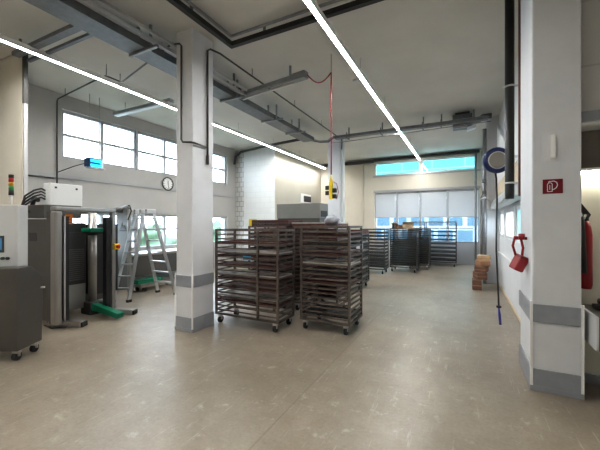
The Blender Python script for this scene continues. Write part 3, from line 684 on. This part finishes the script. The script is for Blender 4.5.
MB().tube([(-.02, .33, .80), (.03, .37, .80)], .012, 8).build('lock_pin', M['steel_light'], t)
for x, y in ((-.06, .06), (-.06, .31), (-.88, .06), (-.88, .31)):
    c = MB().box(x - .03, x + .03, y - .03, y + .03, .085, .135).build('caster', M['steel_light'], t)
    MB().tube([(x - .02, y, .05), (x + .02, y, .05)], .05, 16).build('wheel', M['rubber'], c)
    MB().bar((x - .03, y, .05), (x - .03, y, .11), .02).bar((x + .03, y, .05), (x + .03, y, .11), .02).build('fork', M['steel_light'], c)

# ------------------------------------------------------------------ ladder
t = thing('step_ladder', 'aluminium double step ladder standing open below the left windows', 'ladder', (0, 0, 0))
def ladder_side(bl, br, tl, tr, n, name):
    bl, br, tl, tr = map(Vector, (bl, br, tl, tr))
    o = MB().bar(bl, tl, .03, .07, up=(0, 1, 0)).bar(br, tr, .03, .07, up=(0, 1, 0)).build('ladder_rail_pair', M['alu'], t)
    for i in range(1, n + 1):
        f = i / (n + 0.6)
        MB().bar(bl.lerp(tl, f), br.lerp(tr, f), .055, .03).build('rung', M['alu'], t)
    for p in (bl, br): MB().box(p.x - .03, p.x + .03, p.y - .045, p.y + .045, 0, .05).build('foot', M['rubber'], t)
ladder_side((-6.40, 4.06, .03), (-6.12, 4.22, .03), (-6.46, 4.62, 1.86), (-6.26, 4.66, 1.86), 7, 'a')
ladder_side((-6.40, 5.14, .03), (-5.80, 5.14, .03), (-6.40, 4.70, 1.86), (-6.05, 4.74, 1.86), 7, 'b')
for x in (-6.44, -6.25, -6.06):
    MB().box(x - .025, x + .035, 4.56, 4.80, 1.82, 1.92).build('hinge', M['steel_light'], t, bevel=.015)

# bench and trolley under windows
t = thing('work_bench', 'stainless steel bench along the left wall under the low windows', 'bench', (0, 0, 0))
MB().box(-7.95, -7.15, 4.95, 7.4, .80, .86).build('top', M['steel'], t, bevel=.008)
MB().box(-7.20, -7.17, 4.97, 7.35, .30, .80).build('front_panel', M['steel_dark'], t)
for x in (-7.9, -7.25):
    for y in (4.97, 7.30): MB().box(x, x + .05, y, y + .05, 0, .80).build('leg', M['steel'], t)
t = thing('floor_trolley', 'low long steel trolley with green beam on wheels behind the ladder', 'trolley', (0, 0, 0))
MB().bar((-6.75, 4.92, .14), (-6.75, 6.3, .14), .09, .07).bar((-7.0, 4.92, .14), (-7.0, 6.3, .14), .09, .07).build('side_rail', M['steel'], t)
for y in (4.96, 5.5, 6.2): MB().bar((-7.0, y, .14), (-6.75, y, .14), .05).build('cross_bar', M['steel'], t)
MB().box(-7.0, -6.80, 4.92, 5.6, .176, .27).build('green_beam', M['green'], t, bevel=.01)
for x in (-6.75, -7.0):
    for y in (5.05, 5.9):
        c = MB().box(x - .03, x + .03, y - .04, y + .04, .07, .105).build('caster', M['dark'], t)
        MB().tube([(x - .02, y, .045), (x + .02, y, .045)], .045, 14).build('wheel', M['rubber'], c)

# ------------------------------------------------------------------ racks
def make_rack(name, label, W, D, H, levels, m, mids=(), z0=0.22, closed=True, loc=(0, 0, 0), rz=0.0, group='bakery racks', solid_back=False):
    t = thing(name, label, 'rack', loc, rz, group)
    p = .032; hx, hy = W / 2 - p / 2, D / 2 - p / 2
    for x in (-hx, hx):
        for y in (-hy, hy): MB().box(x - p / 2, x + p / 2, y - p / 2, y + p / 2, .14, H).build('post', m, t)
    for x in mids:
        for y in (-hy, hy): MB().box(x - p / 2, x + p / 2, y - p / 2, y + p / 2, .14, H - p).build('post', m, t)
    a = hx - p / 2; b = hy - p / 2
    for nm, z in (('top_frame', H - p / 2), ('base_frame', .155)):
        f = MB()
        f.box(-a, a, -hy - p / 2, -hy + p / 2, z - p / 2, z + p / 2); f.box(-a, a, hy - p / 2, hy + p / 2, z - p / 2, z + p / 2)
        f.box(-hx - p / 2, -hx + p / 2, -b, b, z - p / 2, z + p / 2); f.box(hx - p / 2, hx + p / 2, -b, b, z - p / 2, z + p / 2)
        f.build(nm, m, t)
    zs = [z0 + (H - .09 - z0) * i / (levels - 1) for i in range(levels)]
    r = .010
    for z in zs:
        f = MB()
        for x in (-hx, hx): f.box(x - r, x + r, -b, b, z - r, z + r)
        if closed: f.box(-a, a, hy - r, hy + r, z - r, z + r)
        f.build('rung', m, t)
    for x in (-hx + .06, hx - .06):
        for y in (-hy + .03, hy - .03):
            c = MB().box(x - .03, x + .03, y - .03, y + .03, .10, .14).bar((x - .024, y, .05), (x - .024, y, .10), .008, .03).bar((x + .024, y, .05), (x + .024, y, .10), .008, .03).build('caster', M['steel_light'], t)
            MB().tube([(x - .018, y, .055), (x + .018, y, .055)], .055, 16).build('wheel', M['rubber'], c)
    return t, zs
_tm = {}
def tray_mesh(W, D, mname):
    k = (round(W, 3), round(D, 3), mname)
    if k not in _tm:
        mb = MB(); w, d = W / 2, D / 2; h = .022
        mb.box(-w, w, -d, d, 0, .004)
        mb.box(-w, -w + .006, -d, d, .004, h); mb.box(w - .006, w, -d, d, .004, h)
        mb.box(-w + .006, w - .006, -d, -d + .006, .004, h); mb.box(-w + .006, w - .006, d - .006, d, .004, h)
        for i in range(1, 5):                         # shallow ribs
            x = -w + W * i / 5; mb.box(x - .004, x + .004, -d + .006, d - .006, .004, .009)
        me = bpy.data.meshes.new('baking_tray'); me.from_pydata(mb.v, [], mb.f); me.materials.append(M[mname]); me.update(); _tm[k] = me
    return _tm[k]
ORD = ['top', 'second', 'third', 'fourth', 'fifth', 'sixth', 'seventh', 'eighth', 'ninth', 'tenth', 'eleventh', 'twelfth', 'thirteenth', 'fourteenth', 'fifteenth', 'sixteenth', 'seventeenth', 'eighteenth', 'nineteenth', 'twentieth']
def trays(where, group, cx, cy, zs, levels, W, D, mnames, rz=0.0, jit=.012, colw=None):
    """trays slid onto the rungs of one rack; levels counted from the bottom"""
    n = 0
    for li in sorted(levels, reverse=True):
        mn = mnames[n % len(mnames)]
        o = bpy.data.objects.new('baking_tray', tray_mesh(W, D, mn)); C.objects.link(o)
        o.location = (cx + random.uniform(-.002, .002), cy + random.uniform(-jit, jit), zs[li] + .0102); o.rotation_euler = (0, 0, rz)
        cw = {'tray_red': 'red-brown', 'tray_dark': 'dark', 'tray_alu': 'silvery'}[mn]
        tag(o, '%s tray in %s, %s from top' % (cw, where, ORD[n] if n else 'first'), 'tray', group); n += 1

# front left wide rack
A, zA = make_rack('bakery_rack', 'wide brown steel rack nearest the left pillar with mid post', 1.20, .50, 1.52, 18, M['rack'], mids=(-.23,), loc=(-3.02, 4.25, 0), rz=PI)
trays('the wide front left rack', 'trays in the wide front left rack', -3.02, 4.25, zA, (2, 3, 5, 7, 8, 10, 12, 13, 15), 1.165, .42, ['tray_red', 'tray_alu', 'tray_red'])
# front right rack
B, zB = make_rack('bakery_rack', 'brown steel rack at the front right of the near rack group', .80, .62, 1.57, 19, M['rack'], loc=(-1.85, 4.67, 0), rz=PI)
trays('the front right rack', 'trays in the front right rack', -1.85, 4.67, zB, (0, 7, 9, 11, 13, 15, 17), .765, .54, ['tray_red', 'tray_dark', 'tray_red', 'tray_alu', 'tray_dark'])
# second row
D, zD = make_rack('bakery_rack', 'brown rack full of red trays behind the wide front left rack', .88, .60, 1.56, 18, M['rack'], loc=(-3.42, 5.52, 0), rz=PI)
trays('the rack behind the wide front left rack', 'trays in the second row left rack', -3.42, 5.52, zD, range(1, 18), .845, .52, ['tray_red', 'tray_red', 'tray_dark'])
Ek, zE = make_rack('bakery_rack', 'brown rack full of red trays behind the front right rack', .88, .60, 1.56, 18, M['rack'], loc=(-2.40, 5.52, 0), rz=PI)
trays('the rack behind the front right rack', 'trays in the second row right rack', -2.40, 5.52, zE, range(1, 18), .845, .52, ['tray_red', 'tray_dark', 'tray_red'])
def stack(where, group, x, y, z, n, W, D, mnames, step=.024):
    for i in range(n):
        mn = mnames[i % len(mnames)]
        o = bpy.data.objects.new('baking_tray', tray_mesh(W, D, mn)); C.objects.link(o); o.location = (x, y, z + i * step + .0005)
        cw = {'tray_red': 'red-brown', 'tray_dark': 'dark', 'tray_alu': 'silvery'}[mn]
        tag(o, '%s tray stacked on %s, %s from top' % (cw, where, ORD[n - 1 - i] if i < n - 1 else 'first'), 'tray', group)
    return z + n * step
zt = stack('the rack behind the wide front left rack', 'trays stacked on the second row left rack', -3.36, 5.52, 1.56, 5, .84, .58, ['tray_red', 'tray_dark'])
zt2 = stack('the rack behind the front right rack', 'trays stacked on the second row right rack', -2.42, 5.52, 1.56, 3, .90, .58, ['tray_red', 'tray_red', 'tray_alu'])
tag(MB().box(-3.86, -3.785, 5.24, 5.42, 1.56, 1.70).build('yellow_box', M['yellow'], None, bevel=.006), 'yellow box on top of the second row left rack', 'box')
o = tag(MB().lump((-1.84, 4.64, 1.65), .115, .13, .08, 3, .2, zmin=1.572).build('plastic_bag', M['plastic_bag']), 'crumpled pale grey plastic bag on top of front right rack', 'bag')
tag(MB().box(-2.22, -1.48, 4.38, 4.96, 1.5702, 1.5718).build('tray_sheet', M['tray_red']), 'thin red-brown sheet on top of the front right rack', 'sheet')
tag(MB().box(-3.09, -2.93, 4.04, 4.05, zA[11] + .034, zA[11] + .10).build('blue_card', M['blue_label']), 'small light blue card on a tray in the wide front left rack', 'card')
# third row
G, zG = make_rack('bakery_rack', 'rack of trays with white label box right of the near group', .72, .66, 1.36, 16, M['rack_far'], loc=(-2.56, 7.86, 0), rz=PI)
trays('the rack right of the near group', 'trays in the third row rack', -2.56, 7.86, zG, range(0, 16), .685, .58, ['tray_dark', 'tray_dark', 'tray_alu'])
stack('the rack right of the near group', 'trays stacked on the third row rack', -2.56, 7.86, 1.36, 4, .70, .64, ['tray_red'])
tag(MB().box(-2.34, -2.18, 7.515, 7.53, 1.0, 1.13).build('label_card', M['label_white']), 'white label card clipped to the rack right of the near group', 'card')
J, zJ = make_rack('bakery_rack', 'brown rack standing behind the second row beside the far pillar', .88, .60, 1.56, 16, M['rack'], loc=(-3.90, 6.40, 0), rz=PI)
trays('the rack behind the second row', 'trays in the rack behind the second row', -3.90, 6.40, zJ, range(4, 16), .845, .52, ['tray_red'])

K, zK = make_rack('bakery_rack', 'brown rack behind the second row seen through the gap between the two front racks', .88, .60, 1.56, 16, M['rack'], loc=(-2.95, 6.30, 0), rz=PI)
trays('the rack seen through the front gap', 'trays in the rack seen through the front gap', -2.95, 6.30, zK, range(1, 16), .845, .52, ['tray_red', 'tray_dark'])
# far group near the back windows
P, zP = make_rack('bakery_rack', 'grey rack standing leftmost in the far group by back windows', .80, .62, 1.44, 22, M['rack_far'], loc=(-2.66, 10.55, 0), rz=PI)
trays('the leftmost far rack', 'trays in the leftmost far rack', -2.66, 10.55, zP, range(0, 22, 2), .765, .54, ['tray_dark'])
Q, zQ = make_rack('bakery_rack', 'dark full rack at the front of the far group with cardboard on top', .88, .66, 1.45, 16, M['rack_far'], loc=(-1.83, 11.35, 0), rz=PI)
trays('the front far rack', 'trays in the front far rack', -1.83, 11.35, zQ, range(0, 16), .845, .58, ['tray_dark'])
R_, zR = make_rack('bakery_rack', 'dark narrow rack behind the front rack of the far group', .72, .62, 1.42, 16, M['rack_far'], loc=(-1.46, 12.25, 0), rz=PI)
trays('the second far rack', 'trays in the second far rack', -1.46, 12.25, zR, range(0, 15), .685, .54, ['tray_dark'])
S, zS = make_rack('bakery_rack', 'wide tall rack with open levels closest to the back windows', 1.70, .66, 1.69, 10, M['rack_far'], mids=(.25,), loc=(-1.13, 13.55, 0), rz=PI)
trays('the wide rack by the back windows', 'trays in the wide far rack', -1.13, 13.55, zS, range(0, 8), 1.66, .58, ['tray_dark'])
# cardboard on far rack
for i, (x, w, h, rz, m_, lb) in enumerate(((-1.72, .34, .16, .2, 'card_light', 'pale open cardboard box on top of the front far rack, right one'), (-2.06, .24, .12, -.3, 'card', 'brown cardboard box on top of the front far rack, left one'))):
    t = thing('cardboard_box', lb, 'box', (x, 11.3, 1.45), rz)
    b = MB(); b.box(-w / 2, w / 2, -.16, .16, 0, .01); b.box(-w / 2, -w / 2 + .01, -.16, .16, .01, h); b.box(w / 2 - .01, w / 2, -.16, .16, .01, h); b.box(-w / 2 + .01, w / 2 - .01, -.16, -.15, .01, h); b.box(-w / 2 + .01, w / 2 - .01, .15, .16, .01, h)
    b.build('carton', M[m_], t)
    MB().prism([(-.16, h), (-.24, h + .05), (-.24, h + .058), (-.16, h + .01)], -w / 2, w / 2, 'x').build('flap', M[m_], t)
tag(MB().lump((-2.14, 11.18, 1.54), .08, .08, .12, 5, .15, zmin=1.452).build('brown_sack', M['brown_dark']), 'small dark brown sack at left on top of front far rack', 'sack')

# tall grey cabinet behind racks
t = thing('steel_cabinet', 'large grey sheet metal cabinet rising behind the near racks', 'cabinet', (0, 0, 0))
MB().box(-4.40, -3.17, 7.20, 7.75, 0.1, 1.72).build('lower_body', M['steel_dark'], t)
MB().box(-4.40, -3.17, 7.20, 7.75, 1.74, 2.12).build('upper_body', M['hood'], t, bevel=.01)
MB().box(-4.38, -3.19, 7.22, 7.73, 1.72, 1.74).build('joint', M['dark'], t)
MB().box(-3.17, -3.16, 7.28, 7.66, 1.78, 1.93).build('side_grille', M['black'], t)
for x in (-4.35, -3.27):
    for y in (7.25, 7.65): MB().box(x, x + .05, y, y + .05, 0, .1).build('foot', M['dark'], t)
t = thing('wall_screen', 'small dark window in pale frame on the cream side of the brickwork', 'wall screen', (-6.19, 12.6, 2.68))
MB().box(0, .03, -.55, .42, -.16, .22).build('surround', M['white'], t)
MB().box(.03, .035, -.30, .42, -.12, .14).build('dark_pane', M['black'], t)

# wooden blocks pile by the right pillar
blocks = [(0.26, 9.05, 0, .10, .22, .24, 0, 'wood', 'lowest dark wooden block on the floor by the far right pillar'),
          (0.33, 9.16, .24, .11, .20, .16, .25, 'wood', 'second lowest wooden block leaning against the far right pillar'),
          (0.37, 9.28, .40, .13, .20, .14, -.2, 'wood', 'third wooden block of the pile at the far right pillar'),
          (0.40, 9.38, .54, .12, .18, .13, .3, 'card', 'brown carton near the top of the wooden block pile'),
          (0.43, 9.45, .67, .14, .18, .13, -.15, 'card_light', 'pale tan carton topmost of the wooden block pile')]
for x, y, z, a, b, h, rz, m_, lb in blocks:
    t = thing('wood_block', lb, 'block', (x, y, z), rz, 'pile of wooden blocks by the far right pillar')
    MB().box(-a, a, -b, b, 0, h).build('block_body', M[m_], t, bevel=.012)
    MB().box(-a - .003, a + .003, -b - .003, b + .003, h * .40, h * .5).build('pale_band', M['card'], t)

# ------------------------------------------------------------------ outside
struct(MB().box(-40, 30, -30, 45, -0.5, -0.3).build('ground_outside', M['asphalt']), 'pale paving outside the windows', 'ground')
t = thing('office_building', 'turquoise panelled building outside the back windows', 'building', (0, 0, 0))
MB().box(-14, 12, 26, 30, 3.6, 9.5).build('upper_facade', M['facade'], t)
MB().box(-14, 12, 26.05, 30, -.3, 3.6).build('lower_facade', M['facade_low'], t)
MB().box(-14, 12, 25.9, 26, 3.45, 3.65).build('cornice', M['white'], t)
for i, (y, r, h, lb) in enumerate(((8.2, 1.0, 1.45, 'round green bush outside the nearest low left window'), (12.6, 1.1, 1.6, 'wide green bush outside the middle low left window'), (18.5, 1.4, 1.9, 'green bush outside the farthest low left window'))):
    t = thing('bush', lb, 'bush', (-15.5 - i * .6, y, -.3), 0, 'bushes outside the left wall')
    MB().lump((0, 0, h * .5), r, r, h * .55, 20 + i, .25, 26, 16).build('foliage', M['leaf'], t)
    MB().tube([(0, 0, 0), (0, 0, h * .4)], .12, 8).build('trunk', M['wood'], t)
t = thing('banner', 'pink banner standing on the lawn outside the low left windows', 'banner', (-12.5, 8.6, -.3), 0.4)
MB().box(-.03, .03, -.35, .35, .7, 1.5).build('cloth', M['pink'], t)
MB().bar((0, -.35, 0), (0, -.35, 1.5), .04).bar((0, .35, 0), (0, .35, 1.5), .04).build('frame', M['galv'], t)
tag(MB().box(-20, -10.5, -10, 30, -.3, -.27).build('lawn', M['leaf']), 'green lawn outside the left windows', 'lawn', kind='structure')

# ------------------------------------------------------------------ light
w = bpy.data.worlds.new('sky'); sc.world = w; w.use_nodes = True
bg = w.node_tree.nodes['Background']; bg.inputs['Color'].default_value = (0.70, 0.85, 1.0, 1); bg.inputs['Strength'].default_value = 7.5
def portal(loc, rot, sx, sy):
    l = bpy.data.lights.new('window_portal', 'AREA'); l.shape = 'RECTANGLE'; l.size = sx; l.size_y = sy; l.cycles.is_portal = True
    o = bpy.data.objects.new('window_portal', l); C.objects.link(o); o.location = loc; o.rotation_euler = rot
for z0, z1 in (UZ, DZ): portal((XL - .32, 6.7, (z0 + z1) / 2), (0, -PI / 2, 0), z1 - z0, 5.7)
portal((-1.55, YB + .32, 4.0), (-PI / 2, 0, 0), 4.1, .6); portal((-1.55, YB + .32, 1.5), (-PI / 2, 0, 0), 4.2, 3.0)
portal((XR + .25, 9.8, 1.6), (0, PI / 2, 0), .7, 8.0)

# ------------------------------------------------------------------ camera
cam = bpy.data.cameras.new('camera'); co = bpy.data.objects.new('camera', cam); C.objects.link(co)
cam.sensor_width = 36; cam.lens = 36 * 320 / 600.0; cam.shift_y = -1 / 600.0; cam.clip_start = 0.05
co.location = (0, 0, 1.6); co.rotation_euler = (PI / 2, 0, TH)
sc.camera = co
sc.view_settings.view_transform = 'Standard'
sc.view_settings.look = 'None'
sc.view_settings.exposure = 0.72
sc.view_settings.gamma = 0.88
